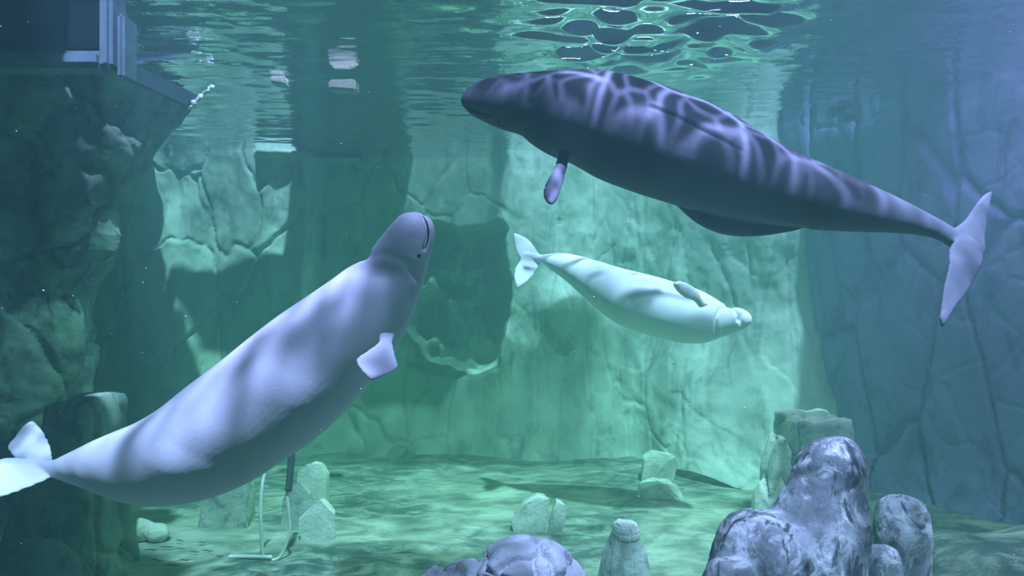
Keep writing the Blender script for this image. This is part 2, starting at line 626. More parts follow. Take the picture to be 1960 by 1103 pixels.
sheet('wall_back', back_base, 560, -0.35, 6.6, 260, back_relief, M['wall'], 'carved pale rock wall at the back of the tank')


def path(pts, u):
    pts = np.asarray(pts, float)
    d = np.concatenate(([0], np.cumsum(np.sqrt((np.diff(pts, axis=0) ** 2).sum(1)))))
    d /= d[-1]
    return np.interp(u, d, pts[:, 0]), np.interp(u, d, pts[:, 1])


def right_base(u, z):
    edge = np.interp(z, [0, 1.2, 3.0, 6.0, 7.4], [6.05, 5.84, 5.57, 5.00, 4.90])
    x, y = path([(2.2, 15.8), (1.0, 13.8), (0.12, 12.45), (0.0, 12.2), (0.15, 11.9), (0.85, 10.8), (1.8, 9.4), (3.0, 7.5), (4.0, 4), (4.8, -2.4)], u)
    y = y - 0.9 * np.exp(-z / 0.7)
    return x + edge, y


def right_relief(p, u):
    r = 0.08 * fbm(p * (0.7, 0.7, 0.4), 4, 61) + 0.02 * fbm(p * (3, 3, 1.5), 3, 62)
    g, cid = grooves(p * (1, 1, 0.28), 1.0, 0.035, 0.10, 71, 0.14)
    g2, _ = grooves(p * (1, 1, 0.5), 1.9, 0.05, 0.03, 75, 0.2)
    r = r + g + g2 * 0.6 + (cid - 0.5) * 0.06
    return r


sheet('wall_right', right_base, 520, -0.35, 6.6, 230, right_relief, M['wall_right'], 'rock wall on the right with blue shade put into its colour')

SIL = [(140, 415), (165, 402), (190, 375), (250, 330), (330, 285), (385, 252), (420, 254), (450, 259), (490, 248), (520, 230), (560, 197), (590, 184), (640, 186), (700, 178), (750, 176), (850, 185), (1000, 200)]
sil_z = np.array([EYE - (py - 551.5) / FPX * 10.0 for py, px in SIL])[::-1]
sil_x = np.array([(px - 980) / FPX * 10.0 for py, px in SIL])[::-1]


def left_base(u, z):
    s = np.interp(z, sil_z, sil_x)
    lean = (s + 6.2)
    x, y = path([(-4.2, 15.5), (-2.2, 13.0), (-0.75, 11.3), (-0.12, 10.4), (0.0, 9.95), (-0.25, 9.5), (-1.0, 8.8), (-1.9, 8.1), (-2.8, 7.0), (-3.6, 5.0), (-4.2, 2), (-4.6, -2.4)], u)
    x = x + s
    w = np.interp(y, [7.5, 9.7], [0.5, 1.0])
    x = x - (1 - w) * np.maximum(s + 6.2, 0)
    return x, y


def left_relief(p, u):
    sgn = -1.0          # the sheet runs from back to front, so its normal points into the rock
    st_ = np.stack((p[:, 0] + p[:, 2] * 0.5, p[:, 1], p[:, 2] * 0.4 - p[:, 0]), -1)
    r = 0.22 * fbm(p * (0.8, 0.8, 0.7), 4, 81) + 0.12 * fbm(st_ * (0.9, 1.2, 2.2), 4, 82)
    g, cid = grooves(p * (1, 1, 0.7), 1.0, 0.07, 0.12, 91, 0.35)
    low = 0.30 * sstep(3.5, 2.4, p[:, 2]) * np.exp(-((p[:, 1] - 9.3) / 0.8) ** 2)
    return sgn * (r + g + (cid - 0.5) * 0.30 + 0.02 * fbm(p * 9, 3, 83) - 0.18 + low)


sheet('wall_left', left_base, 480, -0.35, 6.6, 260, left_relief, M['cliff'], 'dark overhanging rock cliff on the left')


sheet('wall_front', lambda u, z: (-14 + 28 * u, -2.4 + 0 * z), 60, -0.35, 8.0, 20, lambda p, u: 0.05 * fbm(p * 0.8, 3, 97), M['wall'], 'rock wall behind the viewer')


def floor_height(q):
    x, y = q[:, 0], q[:, 1]
    p = np.stack((x, y, 0 * x), -1)
    h = 0.05 * fbm(p * 0.6, 3, 101) + 0.025 * fbm(p * (2.0, 3.5, 1), 4, 102)
    h = h + 0.75 * sstep(3.2, 5.2, x) * sstep(9.5, 7.0, y) * (1 + 0.25 * fbm(p * 1.1, 3, 103))
    return h


xs = np.linspace(-14, 14, 420)
ys = np.linspace(-2.4, 16, 420)
X, Y = np.meshgrid(xs, ys, indexing='ij')
q = np.stack((X.ravel(), Y.ravel()), -1)
fl = link('floor', grid_mesh('floor', np.stack((X, Y, floor_height(q).reshape(X.shape)), -1)), M['floor'])
tag(fl, 'pale mottled tank floor with dark algae patches', None, kind='structure')


def slab(name, lo, hi, mat, label, cat=None, kind=None):
    bm = bmesh.new()
    box_bm(bm, lo, hi)
    bmesh.ops.bevel(bm, geom=bm.edges[:], offset=0.03, segments=2, affect='EDGES')
    me = bm_mesh(name, bm)
    o = link(name, me, mat, smooth=False)
    return tag(o, label, cat, kind=kind)


# unseen slabs and part-clear sheets added over the water to shape the daylight
def scrim_mat(name, through):
    k = NT(name)
    a = k.n('ShaderNodeBsdfTransparent')
    b = k.n('ShaderNodeBsdfDiffuse')
    b.inputs['Color'].default_value = (0.1, 0.1, 0.1, 1)
    m = k.n('ShaderNodeMixShader')
    wv = k.ramp(k.noise(k.mapping(), 60, 1), [(0.45, through * 0.9), (0.55, through * 1.1)])
    k.l(wv, m.inputs[0])
    k.l(b.outputs[0], m.inputs[1])
    k.l(a.outputs[0], m.inputs[2])
    k.l(m.outputs[0], k.out.inputs['Surface'])
    return k.m


def scrim(name, x0, x1, y0, y1, z, mat, label):
    xs, ys = np.linspace(x0, x1, 20), np.linspace(y0, y1, 20)
    X, Y = np.meshgrid(xs, ys, indexing='ij')
    sag = -0.15 * np.sin(np.pi * (X - x0) / (x1 - x0)) * np.sin(np.pi * (Y - y0) / (y1 - y0))
    o = link(name, grid_mesh(name, np.stack((X, Y, z + sag), -1)), mat)
    return tag(o, label, kind='structure')


def poly_slab(name, pts, z0, z1, mat, label):
    bm = bmesh.new()
    lo = [bm.verts.new((x, y, z0)) for x, y in pts]
    hi = [bm.verts.new((x, y, z1)) for x, y in pts]
    bm.faces.new(lo)
    bm.faces.new(hi)
    for i in range(len(pts)):
        bm.faces.new((lo[i], lo[(i + 1) % len(pts)], hi[(i + 1) % len(pts)], hi[i]))
    return tag(link(name, bm_mesh(name, bm), mat, smooth=False), label, kind='structure')


poly_slab('shade_helper_1', [(-6.9, 12.55), (-5.9, 12.05), (-4.6, 11.85), (-3.2, 12.0), (-2.2, 11.3), (-0.6, 11.2), (-0.1, 12.0), (-0.2, 12.85), (-1.2, 13.05), (-2.0, 12.95), (-2.15, 13.6), (-2.1, 15.4), (-4.6, 15.4), (-4.5, 13.0), (-5.5, 12.85), (-6.8, 12.7)], 7.5, 7.7, M['shade_slab'], 'unseen slab over the back of the tank, shaped to shade the wall')
poly_slab('shade_helper_3', [(-13, 2.0), (-3.5, 2.0), (-3.5, 2.8), (-2.7, 2.9), (-2.8, 4.8), (-4.3, 5.5), (-4.7, 7.5), (-5.2, 8.0), (-5.8, 8.4), (-7.2, 9.2), (-13, 9.2)], 7.5, 7.7, M['shade_slab'], 'unseen slab over the left cliff, added to darken it')
slab('shade_helper_2', (-13, -2.4, 7.5), (-3.5, 2.0, 7.7), M['shade_slab'], 'unseen slab added to shade the front left of the tank', kind='structure')
scrim('shade_helper_4', -1.0, 0.75, 2.6, 5.2, 7.7, scrim_mat('scrim_dense', 0.3), 'unseen added dense cloth strip over the middle of the tank')
scrim('shade_helper_11', -0.3, 0.75, 1.9, 2.6, 7.7, scrim_mat('scrim_small', 0.35), 'unseen added small cloth over the middle of the tank')
scrim('shade_helper_14', -2.1, 0.1, 12.7, 15.4, 7.9, scrim_mat('scrim_alcove', 0.3), 'shade cloth added unseen over the middle of the back wall')
scrim('shade_helper_15', 2.5, 2.95, 9.3, 11.85, 7.9, scrim_mat('scrim_edge', 0.52), 'unseen added narrow cloth strip beside the back strip')
scrim('shade_helper_16', 2.95, 3.4, 9.3, 11.85, 7.9, scrim_mat('scrim_thin_edge', 0.76), 'unseen added thin cloth strip beside the back strip')
scrim('shade_helper_13', -5.0, 2.5, 9.3, 11.85, 7.9, scrim_mat('scrim_back', 0.3), 'shade cloth strip added unseen over the back of the tank')
slab('shade_helper_12', (-3.5, -2.4, 7.5), (4.6, 0.1, 7.7), M['shade_slab'], 'unseen slab added to shade the front of the tank', kind='structure')
scrim('shade_helper_6', -4.3, 4.6, 0.0, 2.75, 7.9, scrim_mat('scrim_front', 0.52), 'shade cloth added unseen over the front of the tank')
scrim('shade_helper_8', -4.3, 4.6, 2.75, 4.7, 7.9, scrim_mat('scrim_middle', 0.8), 'unseen added thin cloth over the middle of the tank')
scrim('shade_helper_10', 6.1, 13, 7.0, 11.4, 7.9, scrim_mat('scrim_corner', 0.10), 'shade cloth added unseen over the right wall')
scrim('shade_helper_7', 4.6, 13, -2.4, 7.0, 7.9, scrim_mat('scrim_right', 0.15), 'shade cloth added unseen over the right of the tank')


# ------------------------------------------------------------------ the belugas
def px_edge(rows, D=None):
    """rows of (x, y, D) or (x, y) with a common D -> 3D points"""
    return np.array([U(r[0], r[1], r[2] if len(r) > 2 else D) for r in rows])


def st(rows, d0, d1, curve=1.0):
    """rows (x1, y1, x2, y2): two edges in pixels, depth running from d0 to d1"""
    n = len(rows)
    A, B = [], []
    for i, r in enumerate(rows):
        D = d0 + (d1 - d0) * (i / (n - 1)) ** curve
        A.append(U(r[0], r[1], D))
        B.append(U(r[2], r[3], D))
    return np.array(A), np.array(B)


def project(v):
    return np.stack((980 + v[:, 0] / v[:, 1] * FPX, 551.5 - (v[:, 2] - EYE) / v[:, 1] * FPX), -1)


def seg_dist(q, line):
    """distance in pixels of points q to a polyline, and the place along it in 0..1"""
    line = np.asarray(line, float)
    best = np.full(len(q), 1e9)
    for a, b in zip(line[:-1], line[1:]):
        d = b - a
        t = np.clip(((q - a) @ d) / (d @ d), 0, 1)
        best = np.minimum(best, np.sqrt(((q - (a + t[:, None] * d)) ** 2).sum(1)))
    return best


def groove_line(me, line, width, depth, mask=None):
    v, n = coords(me), normals(me)
    d = seg_dist(project(v), line)
    w = depth * np.exp(-(d / width) ** 2)
    if mask is not None:
        w = w * mask(v)
    setco(me, v - n * w[:, None])


def beluga(name, label, lofts, voxel, smooth, lines, eye_px, mouth_px, eye_r, mouth_r=0.006, skin='skin'):
    bm = bmesh.new()
    for a in lofts:
        loft(bm, *a[:3], **(a[3] if len(a) > 3 else {}))
    me = bm_mesh(name, bm)
    me = remesh(me, voxel, smooth)
    for ln in lines:
        groove_line(me, *ln)
    body = tag(link(name, me, M[skin], origin=base_of(me)), label, 'whale', 'beluga whales')
    me.update()
    off = Vector(body.location)
    bvh = BVHTree.FromPolygons([v.co + off for v in me.vertices], [p.vertices for p in me.polygons])

    def hit(px, py):
        d = Vector(U(px, py, 1.0)) - Vector((0, 0, EYE))
        return bvh.ray_cast(Vector((0, 0, EYE)), d.normalized())

    for e in eye_px:
        loc, nor, _, _ = hit(*e)
        if loc is None:
            continue
        b = bmesh.new()
        bmesh.ops.create_uvsphere(b, u_segments=20, v_segments=12, radius=eye_r)
        m2 = bm_mesh('eye', b)
        m2.transform(__import__('mathutils').Matrix.Translation(loc - nor * eye_r * 0.45))
        o = link('eye', m2, M['eye'], body)
        o['label'] = 'small black eye'
    if mouth_px:
        L = interp(np.array([(x, y, 0) for x, y in mouth_px], float), 24)
        pts = []
        for x, y, _ in L:
            loc, nor, _, _ = hit(x, y)
            if loc is not None:
                pts.append(loc + nor * 0.001)
        if len(pts) > 3:
            rr = [mouth_r * math.sin(math.pi * (0.12 + 0.8 * i / (len(pts) - 1))) for i in range(len(pts))]
            o = link('mouth', tube_mesh('mouth', pts, rr), M['mouth'], body)
            o['label'] = 'dark closed mouth line'
    return body


# upper beluga, swimming left with its back rolled to the viewer
A_body = st([(891, 192, 891, 199), (892, 181, 893, 209), (897, 170, 901, 219), (910, 160, 917, 228), (930, 153, 938, 238), (955, 147, 960, 247),
             (985, 143, 985, 255), (1020, 141, 1012, 272), (1060, 138, 1050, 295), (1110, 136, 1095, 313), (1165, 141, 1140, 338), (1230, 157, 1195, 360),
             (1310, 184, 1265, 383), (1380, 214, 1330, 402), (1450, 255, 1410, 420), (1520, 292, 1485, 432), (1590, 323, 1560, 440), (1660, 353, 1640, 444),
             (1720, 380, 1705, 446), (1775, 408, 1755, 450), (1815, 430, 1795, 460), (1845, 452, 1825, 478), (1868, 478, 1850, 495), (1878, 492, 1868, 500)], 4.95, 4.65)
A_k = [1.0] * 16 + [0.95, 0.9, 0.85, 0.8, 0.72, 0.6, 0.4, 0.3]
A_belly = st([(1285, 365, 1292, 392), (1330, 378, 1333, 427), (1380, 388, 1380, 448), (1440, 398, 1440, 453), (1500, 412, 1500, 446), (1545, 425, 1550, 437), (1580, 430, 1580, 437)], 4.98, 4.86)
A_flip = st([(1070, 285, 1098, 290), (1066, 303, 1090, 306), (1060, 322, 1086, 322), (1050, 340, 1081, 340), (1041, 358, 1076, 358), (1039, 374, 1070, 376), (1045, 385, 1064, 387), (1054, 390, 1058, 391)], 4.72, 4.52)
A_fup = (px_edge([(1815, 446, 4.66), (1826, 436, 4.68), (1846, 420, 4.74), (1866, 392, 4.82), (1884, 372, 4.9), (1897, 365, 4.95)]),
         px_edge([(1858, 492, 4.62), (1882, 490, 4.64), (1886, 455, 4.72), (1890, 420, 4.82), (1894, 390, 4.9), (1900, 367, 4.95)]), 0.10, dict(n=50, seg=24, tmin=0.02))
A_fdn = (px_edge([(1838, 448, 4.66), (1817, 472, 4.6), (1815, 503, 4.5), (1806, 545, 4.42), (1799, 590, 4.36), (1797, 610, 4.33), (1802, 627, 4.32)]),
         px_edge([(1880, 478, 4.64), (1883, 496, 4.6), (1868, 532, 4.52), (1853, 558, 4.45), (1835, 582, 4.38), (1819, 605, 4.34), (1805, 628, 4.32)]), 0.10, dict(n=50, seg=24, tmin=0.02))
mouthA = [(892, 204), (905, 212), (920, 217), (937, 223)]
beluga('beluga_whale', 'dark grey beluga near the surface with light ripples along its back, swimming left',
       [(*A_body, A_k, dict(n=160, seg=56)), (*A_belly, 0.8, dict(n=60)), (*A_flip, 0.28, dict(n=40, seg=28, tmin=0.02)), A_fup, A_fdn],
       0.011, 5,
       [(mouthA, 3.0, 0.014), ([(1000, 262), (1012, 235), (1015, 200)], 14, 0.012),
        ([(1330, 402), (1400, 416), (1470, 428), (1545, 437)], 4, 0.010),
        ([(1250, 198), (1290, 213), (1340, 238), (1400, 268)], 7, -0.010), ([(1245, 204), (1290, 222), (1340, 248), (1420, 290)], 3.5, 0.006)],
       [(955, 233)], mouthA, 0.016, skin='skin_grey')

# lower left beluga, rising to the right
B_body = st([(790, 406, 800, 407), (772, 409, 815, 413), (757, 421, 827, 425), (742, 438, 832, 440), (727, 456, 831, 457), (714, 474, 826, 480), (702, 493, 819, 507),
             (673, 508, 811, 540), (635, 535, 797, 585), (590, 566, 780, 628), (535, 603, 752, 680), (480, 645, 712, 730), (425, 690, 665, 785), (365, 735, 610, 835),
             (308, 780, 545, 880), (258, 810, 475, 923), (215, 828, 400, 951), (175, 845, 320, 963), (145, 860, 250, 955), (118, 873, 190, 938), (98, 882, 140, 925), (80, 884, 105, 915), (55, 884, 70, 905)], 4.15, 4.75, 1.6)
B_k = [1.0] * 16 + [0.95, 0.9, 0.85, 0.75, 0.6, 0.45, 0.3]
B_flip = (px_edge([(725, 640, 4.0), (722, 658, 3.92), (702, 672, 3.85), (681, 688, 3.78), (684, 700, 3.74), (697, 716, 3.70), (709, 727, 3.68)]),
          px_edge([(757, 640, 4.0), (752, 655, 3.95), (755, 670, 3.92), (760, 690, 3.88), (762, 703, 3.84), (742, 717, 3.76), (717, 728, 3.70)]), 0.16, dict(n=44, seg=28, tmin=0.02))
B_f1 = (px_edge([(112, 892, 4.7), (103, 880, 4.74), (98, 856, 4.85), (86, 830, 4.95), (64, 806, 5.05)]),
        px_edge([(40, 895, 4.8), (20, 870, 4.86), (14, 855, 4.92), (34, 828, 5.0), (59, 808, 5.05)]), 0.10, dict(n=44, seg=24, tmin=0.02))
B_f2 = (px_edge([(120, 900, 4.7), (95, 917, 4.66), (50, 936, 4.5), (0, 953, 4.38), (-55, 962, 4.3)]),
        px_edge([(60, 880, 4.8), (22, 876, 4.74), (-20, 888, 4.6), (-50, 920, 4.45), (-66, 955, 4.32)]), 0.10, dict(n=44, seg=24, tmin=0.02))
mouthB = [(810, 414), (817, 428), (820, 446), (818, 462), (813, 476)]
beluga('beluga_whale', 'large lavender lit beluga at the lower left, rising towards the right',
       [(*B_body, B_k, dict(n=150, seg=56)), B_flip, B_f1, B_f2],
       0.010, 5,
       [(mouthB, 3.5, 0.022), ([(700, 492), (735, 486), (775, 500), (800, 530)], 9, 0.010), ([(690, 520), (740, 525), (790, 570)], 16, 0.008)],
       [(802, 490)], mouthB, 0.014)

# white beluga far back, rolled on its side
C_body = st([(1430, 606, 1429, 618), (1427, 596, 1425, 627), (1418, 590, 1413, 634), (1405, 588, 1398, 640), (1390, 584, 1378, 647), (1370, 572, 1352, 656),
             (1345, 558, 1318, 658), (1300, 543, 1272, 650), (1250, 528, 1225, 637), (1200, 516, 1178, 618), (1150, 501, 1140, 590), (1110, 490, 1110, 562),
             (1075, 484, 1080, 535), (1050, 486, 1056, 517), (1037, 488, 1040, 505), (1020, 489, 1022, 498)], 9.0, 9.9)
C_flip = st([(1338, 590, 1358, 582), (1328, 577, 1346, 574), (1312, 571, 1337, 558), (1299, 562, 1321, 545), (1291, 552, 1302, 538), (1289, 545, 1292, 540)], 8.72, 8.5)
C_f1 = (px_edge([(1044, 492, 9.9), (1033, 486, 9.92), (1022, 470, 9.98), (1008, 456, 10.05), (985, 446, 10.1)]),
        px_edge([(1010, 506, 9.9), (996, 496, 9.92), (988, 482, 9.98), (984, 465, 10.05), (982, 449, 10.1)]), 0.10, dict(n=40, seg=24, tmin=0.03))
C_f2 = (px_edge([(1040, 488, 9.9), (1036, 500, 9.9), (1026, 520, 9.8), (1010, 540, 9.72), (992, 554, 9.68)]),
        px_edge([(1004, 484, 9.9), (994, 500, 9.9), (985, 515, 9.8), (984, 535, 9.72), (988, 553, 9.68)]), 0.10, dict(n=40, seg=24, tmin=0.03))
mouthC = [(1398, 586), (1406, 594), (1412, 603), (1413, 614)]
beluga('beluga_whale', 'bright white sunlit beluga farther back, rolled on its side with a flipper raised',
       [(*C_body, 1.0, dict(n=140, seg=52)), (*C_flip, 0.22, dict(n=36, seg=24, tmin=0.03)), C_f1, C_f2],
       0.016, 4,
       [(mouthC, 3.0, 0.03), ([(1396, 584), (1378, 592), (1370, 610), (1371, 640)], 3.0, 0.03)],
       [(1394, 588)], None, 0.02, skin='skin_white')


# ------------------------------------------------------------------ rocks
def ell(bm, c, r, rot=(0, 0, 0), sub=3):
    from mathutils import Euler, Matrix
    mtx = Matrix.Translation(Vector(c)) @ Euler(rot).to_matrix().to_4x4() @ Matrix.Diagonal((*r, 1))
    bmesh.ops.create_icosphere(bm, subdivisions=sub, radius=1.0, matrix=mtx)


def lump_rock(name, label, blobs, mat, voxel=0.03, smooth=6, amp=0.05, fs=2.0, fine=0.012, gr=None, seed=1, cat='rock', group=None):
    bm = bmesh.new()
    for b in blobs:
        ell(bm, *b)
    me = remesh(bm_mesh(name, bm), voxel, smooth)
    v, n = coords(me), normals(me)
    d = amp * fbm(v * fs, 4, seed) + fine * fbm(v * 9, 4, seed + 5)
    if gr:
        g, cid = grooves(v, gr[0], gr[1], gr[2], seed + 9, gr[3] if len(gr) > 3 else 0.1)
        d = d + g + (cid - 0.5) * gr[2]
    v = v + n * d[:, None]
    v[:, 2] = np.maximum(v[:, 2], -0.05)
    setco(me, v)
    return tag(link(name, me, mat, origin=base_of(me)), label, cat, group)


def hull_rock(name, label, pts, mat, bevel=0.02, cuts=3, amp=0.02, seed=1, cat='rock', group=None):
    bm = bmesh.new()
    for p in pts:
        bm.verts.new(p)
    bmesh.ops.convex_hull(bm, input=bm.verts[:])
    bmesh.ops.delete(bm, geom=[v for v in bm.verts if not v.link_faces], context='VERTS')
    bmesh.ops.dissolve_limit(bm, angle_limit=0.09, verts=bm.verts[:], edges=bm.edges[:])
    bmesh.ops.bevel(bm, geom=bm.edges[:], offset=bevel, segments=2, affect='EDGES')
    bmesh.ops.triangulate(bm, faces=bm.faces[:])
    bmesh.ops.subdivide_edges(bm, edges=bm.edges[:], cuts=cuts, use_grid_fill=True)
    me = bm_mesh(name, bm)
    v, n = coords(me), normals(me)
    setco(me, v + n * (amp * fbm(v * 4.0, 4, seed) + 0.4 * amp * fbm(v * 13.0, 3, seed + 3))[:, None])
    me.polygons.foreach_set('use_smooth', np.ones(len(me.polygons), dtype=bool))
    me.set_sharp_from_angle(angle=0.42)
    o = tag(link(name, me, mat, smooth=False, origin=base_of(me)), label, cat, group)
    return o


def prism_pts(px_rows, D, depth, jitter=0.06, seed=0):
    """Outline in pixels at depth D -> points of a thick block, the back a bit smaller."""
    rnd = random.Random(seed)
    out = []
    for x, y in px_rows:
        p = U(x, y, D)
        out.append(p + (0, rnd.uniform(0, jitter), 0))
        c = np.mean([U(a, b, D) for a, b in px_rows], axis=0)
        b = c + (p - c) * 0.8
        b[1] = D + depth + rnd.uniform(-jitter, jitter)
        b[2] = p[2] if p[2] < 0.1 else b[2]
        out.append(b)
    lowest = min(p[2] for p in out)
    for p in out:
        if p[2] < lowest + 0.12:
            p[2] = -0.06          # the foot stands in the floor
    return out


def Uz(px, py):
    """Floor point seen at a pixel."""
    D = EYE * FPX / (py - 551.5)
    return U(px, py, D)


# big mottled rock with a tall hump, right foreground (about 4.6 m away)
def e_px(x, y, D, rx, rz, ry, rot=(0, 0, 0)):
    return (U(x, y, D), (rx * D / FPX, ry, rz * D / FPX), rot)


def profile_rock(name, label, profiles, mat, voxel, smooth, amp, fs, fine, gr, seed):
    """Union of lofts given by left and right edge per height: rows (x0, x1, y), depth D, depth ratio k."""
    bm = bmesh.new()
    for rows, D, k in profiles:
        A = np.array([U(r_[0], r_[2], D) for r_ in rows])
        B = np.array([U(r_[1], r_[2], D) for r_ in rows])
        C = 0.5 * (A + B)
        H = 0.5 * (A - B)
        # sections stay level: loft along the vertical
        rr = interp(np.hstack((C[:, 2:3], C[:, :1], H[:, :1])), 60)
        ring = []
        for z, cx, hx in rr:
            ring.append([bm.verts.new((cx + hx * math.cos(2 * math.pi * j / 40), D + abs(hx) * k * math.sin(2 * math.pi * j / 40), z)) for j in range(40)])
        for a, b in zip(ring[:-1], ring[1:]):
            for j in range(40):
                bm.faces.new((a[j], a[(j + 1) % 40], b[(j + 1) % 40], b[j]))
        bm.faces.new(ring[0])
        bm.faces.new(ring[-1])
    me = remesh(bm_mesh(name, bm), voxel, smooth)
    v, n = coords(me), normals(me)
    d = amp * fbm(v * fs, 4, seed) + fine * fbm(v * 11, 4, seed + 5)
    if gr:
        g, cid = grooves(v, gr[0], gr[1], gr[2], seed + 9, gr[3])
        d = d + g + (cid - 0.5) * gr[2]
    v = v + n * d[:, None]
    v[:, 2] = np.maximum(v[:, 2], -0.05)
    setco(me, v)
    return tag(link(name, me, mat, origin=base_of(me)), label, 'rock')


profile_rock('boulder', 'large mottled grey and white boulder with a tall hump, right foreground',
             [([(1600, 1618, 841), (1570, 1636, 848), (1545, 1647, 862), (1528, 1655, 882), (1515, 1659, 915), (1502, 1662, 945), (1488, 1662, 970), (1470, 1662, 1000), (1460, 1660, 1050), (1450, 1656, 1103), (1440, 1662, 1300), (1430, 1670, 1480)], 4.7, 0.75),
              ([(1440, 1490, 983), (1408, 1520, 992), (1388, 1545, 1005), (1370, 1560, 1030), (1362, 1560, 1060), (1356, 1560, 1103), (1340, 1570, 1250), (1320, 1580, 1490)], 4.62, 0.8),
              ([(1370, 1420, 1072), (1358, 1440, 1085), (1348, 1450, 1110), (1330, 1460, 1300), (1325, 1470, 1500)], 4.4, 0.8)],
             M['mottled'], 0.018, 8, 0.035, 3.0, 0.012, None, 7)
profile_rock('boulder', 'mottled upright boulder with white streaks beside the humped boulder',
             [([(1712, 1732, 950), (1692, 1755, 958), (1679, 1771, 980), (1673, 1779, 1010), (1676, 1778, 1060), (1672, 1778, 1103), (1668, 1785, 1300), (1665, 1790, 1470)], 5.2, 0.8),
              ([(1672, 1700, 1042), (1655, 1716, 1055), (1650, 1724, 1080), (1645, 1730, 1110), (1640, 1735, 1480)], 5.0, 0.8)],
             M['mottled'], 0.016, 6, 0.022, 4.0, 0.010, None, 13)
profile_rock('boulder', 'rounded boulder split by carved cracks, cut off by the bottom edge',
             [([(990, 1048, 1037), (955, 1072, 1044), (930, 1092, 1058), (908, 1108, 1080), (892, 1124, 1105), (865, 1150, 1200), (850, 1170, 1560)], 4.3, 0.8),
              ([(880, 930, 1072), (850, 945, 1083), (820, 955, 1103), (790, 960, 1150), (770, 965, 1540)], 4.4, 0.7)],
             M['plate'], 0.014, 5, 0.02, 3.0, 0.006, (4.4, 0.10, 0.06, 0.16), 17)
# ribbed pyramid stone
pp = []
for a, (r, z) in ((a, rz) for rz in ((0.42, 0.0), (0.28, 0.75), (0.19, 0.98), (0.14, 1.08)) for a in range(7)):
    c = U(1197, 1060, 7.2)
    pp.append((c[0] + r * math.cos(a * 0.898 + 0.4) * 0.85, c[1] + r * math.sin(a * 0.898 + 0.4), z * (U(1197, 1010, 7.2)[2] / 1.08)))
ss_ = hull_rock('standing_stone', 'tapered ribbed stone with a pale tip at the bottom edge', pp, M['grey'], 0.012, 2, 0.012, 3, 'stone')
top_z = max(p[2] for p in pp)
cap = [(x, y, z + dz) for x, y, z in [p for p in pp if p[2] > top_z - 0.13] for dz in (-0.02, 0.05)]
cp = hull_rock('pale_cap', None, [((x - U(1197, 1060, 7.2)[0]) * 1.04 + U(1197, 1060, 7.2)[0], (y - 7.2) * 1.04 + 7.2, z) for x, y, z in cap], M['pale'], 0.02, 2, 0.03, 5, None)
cp.parent = ss_
cp.matrix_parent_inverse = __import__('mathutils').Matrix.Translation(-Vector(ss_.location))

hull_rock('rock', 'pale angular rock standing alone in the middle of the floor',
          prism_pts([(985, 1012), (978, 1000), (1003, 968), (1030, 953), (1052, 955), (1050, 985), (1042, 1018), (1010, 1020)], 9.3, 0.4, 0.05, 1), M['pale'], 0.008, 2, 0.02, 4)
hull_rock('rock', 'narrow pale slab leaning on the pale angular rock',
          prism_pts([(1046, 1020), (1056, 985), (1066, 962), (1084, 970), (1086, 985), (1074, 1015), (1064, 1024)], 9.22, 0.35, 0.05, 2), M['pale'], 0.008, 2, 0.02, 5)
hull_rock('rock', 'small dim block rock near the back wall',
          prism_pts([(740, 880), (744, 862), (760, 853), (778, 853), (790, 866), (795, 881)], 13.0, 0.5, 0.08, 3), M['grey'], 0.012, 2, 0.03, 6)
hull_rock('rock', 'low broken rock on the floor right of centre',
          prism_pts([(1215, 952), (1228, 936), (1262, 927), (1296, 930), (1312, 950), (1300, 960), (1230, 962)], 10.7, 0.5, 0.08, 4), M['pale'], 0.012, 2, 0.05, 7)
hull_rock('rock', 'pale lump of rock at the foot of the back wall',
          prism_pts([(1228, 905), (1234, 882), (1258, 870), (1288, 872), (1302, 890), (1290, 910), (1255, 912)], 11.5, 0.4, 0.1, 5), M['pale'], 0.015, 2, 0.05, 8)
lump_rock('rock', 'bright white stone lying on the floor at the left',
          [(Uz(270, 1034) + (0, 0, 0.14), (0.17, 0.14, 0.16), (0, 0, 0)), (Uz(302, 1034) + (0, 0, 0.10), (0.16, 0.14, 0.13), (0, 0, 0))], M['pale'], 0.02, 3, 0.04, 6, 0.01, None, 23)
# the pile left of centre
hull_rock('rock', 'upper block of the rock pile below the lower left beluga',
          prism_pts([(566, 1000), (568, 905), (588, 888), (610, 890), (622, 915), (622, 1000)], 9.9, 0.4, 0.05, 9), M['pale'], 0.008, 2, 0.02, 9)
hull_rock('rock', 'middle stone of the rock pile with a white strap in front',
          prism_pts([(535, 1003), (538, 960), (552, 930), (572, 924), (592, 948), (600, 1000), (585, 1010), (545, 1010)], 9.35, 0.3, 0.05, 10), M['grey'], 0.008, 2, 0.025, 10)
hull_rock('rock', 'slanting wedge stone at the right foot of the rock pile',
          prism_pts([(570, 995), (600, 962), (612, 958), (640, 985), (638, 1004), (600, 1014), (575, 1012)], 8.95, 0.22, 0.05, 11), M['pale'], 0.008, 2, 0.03, 11)
hull_rock('rock', 'square stump shaped rock half hidden under the lower left beluga',
          prism_pts([(374, 992), (384, 955), (400, 915), (462, 910), (470, 950), (472, 996), (440, 1002), (392, 1003)], 9.45, 0.5, 0.05, 12), M['grey'], 0.008, 2, 0.03, 12)
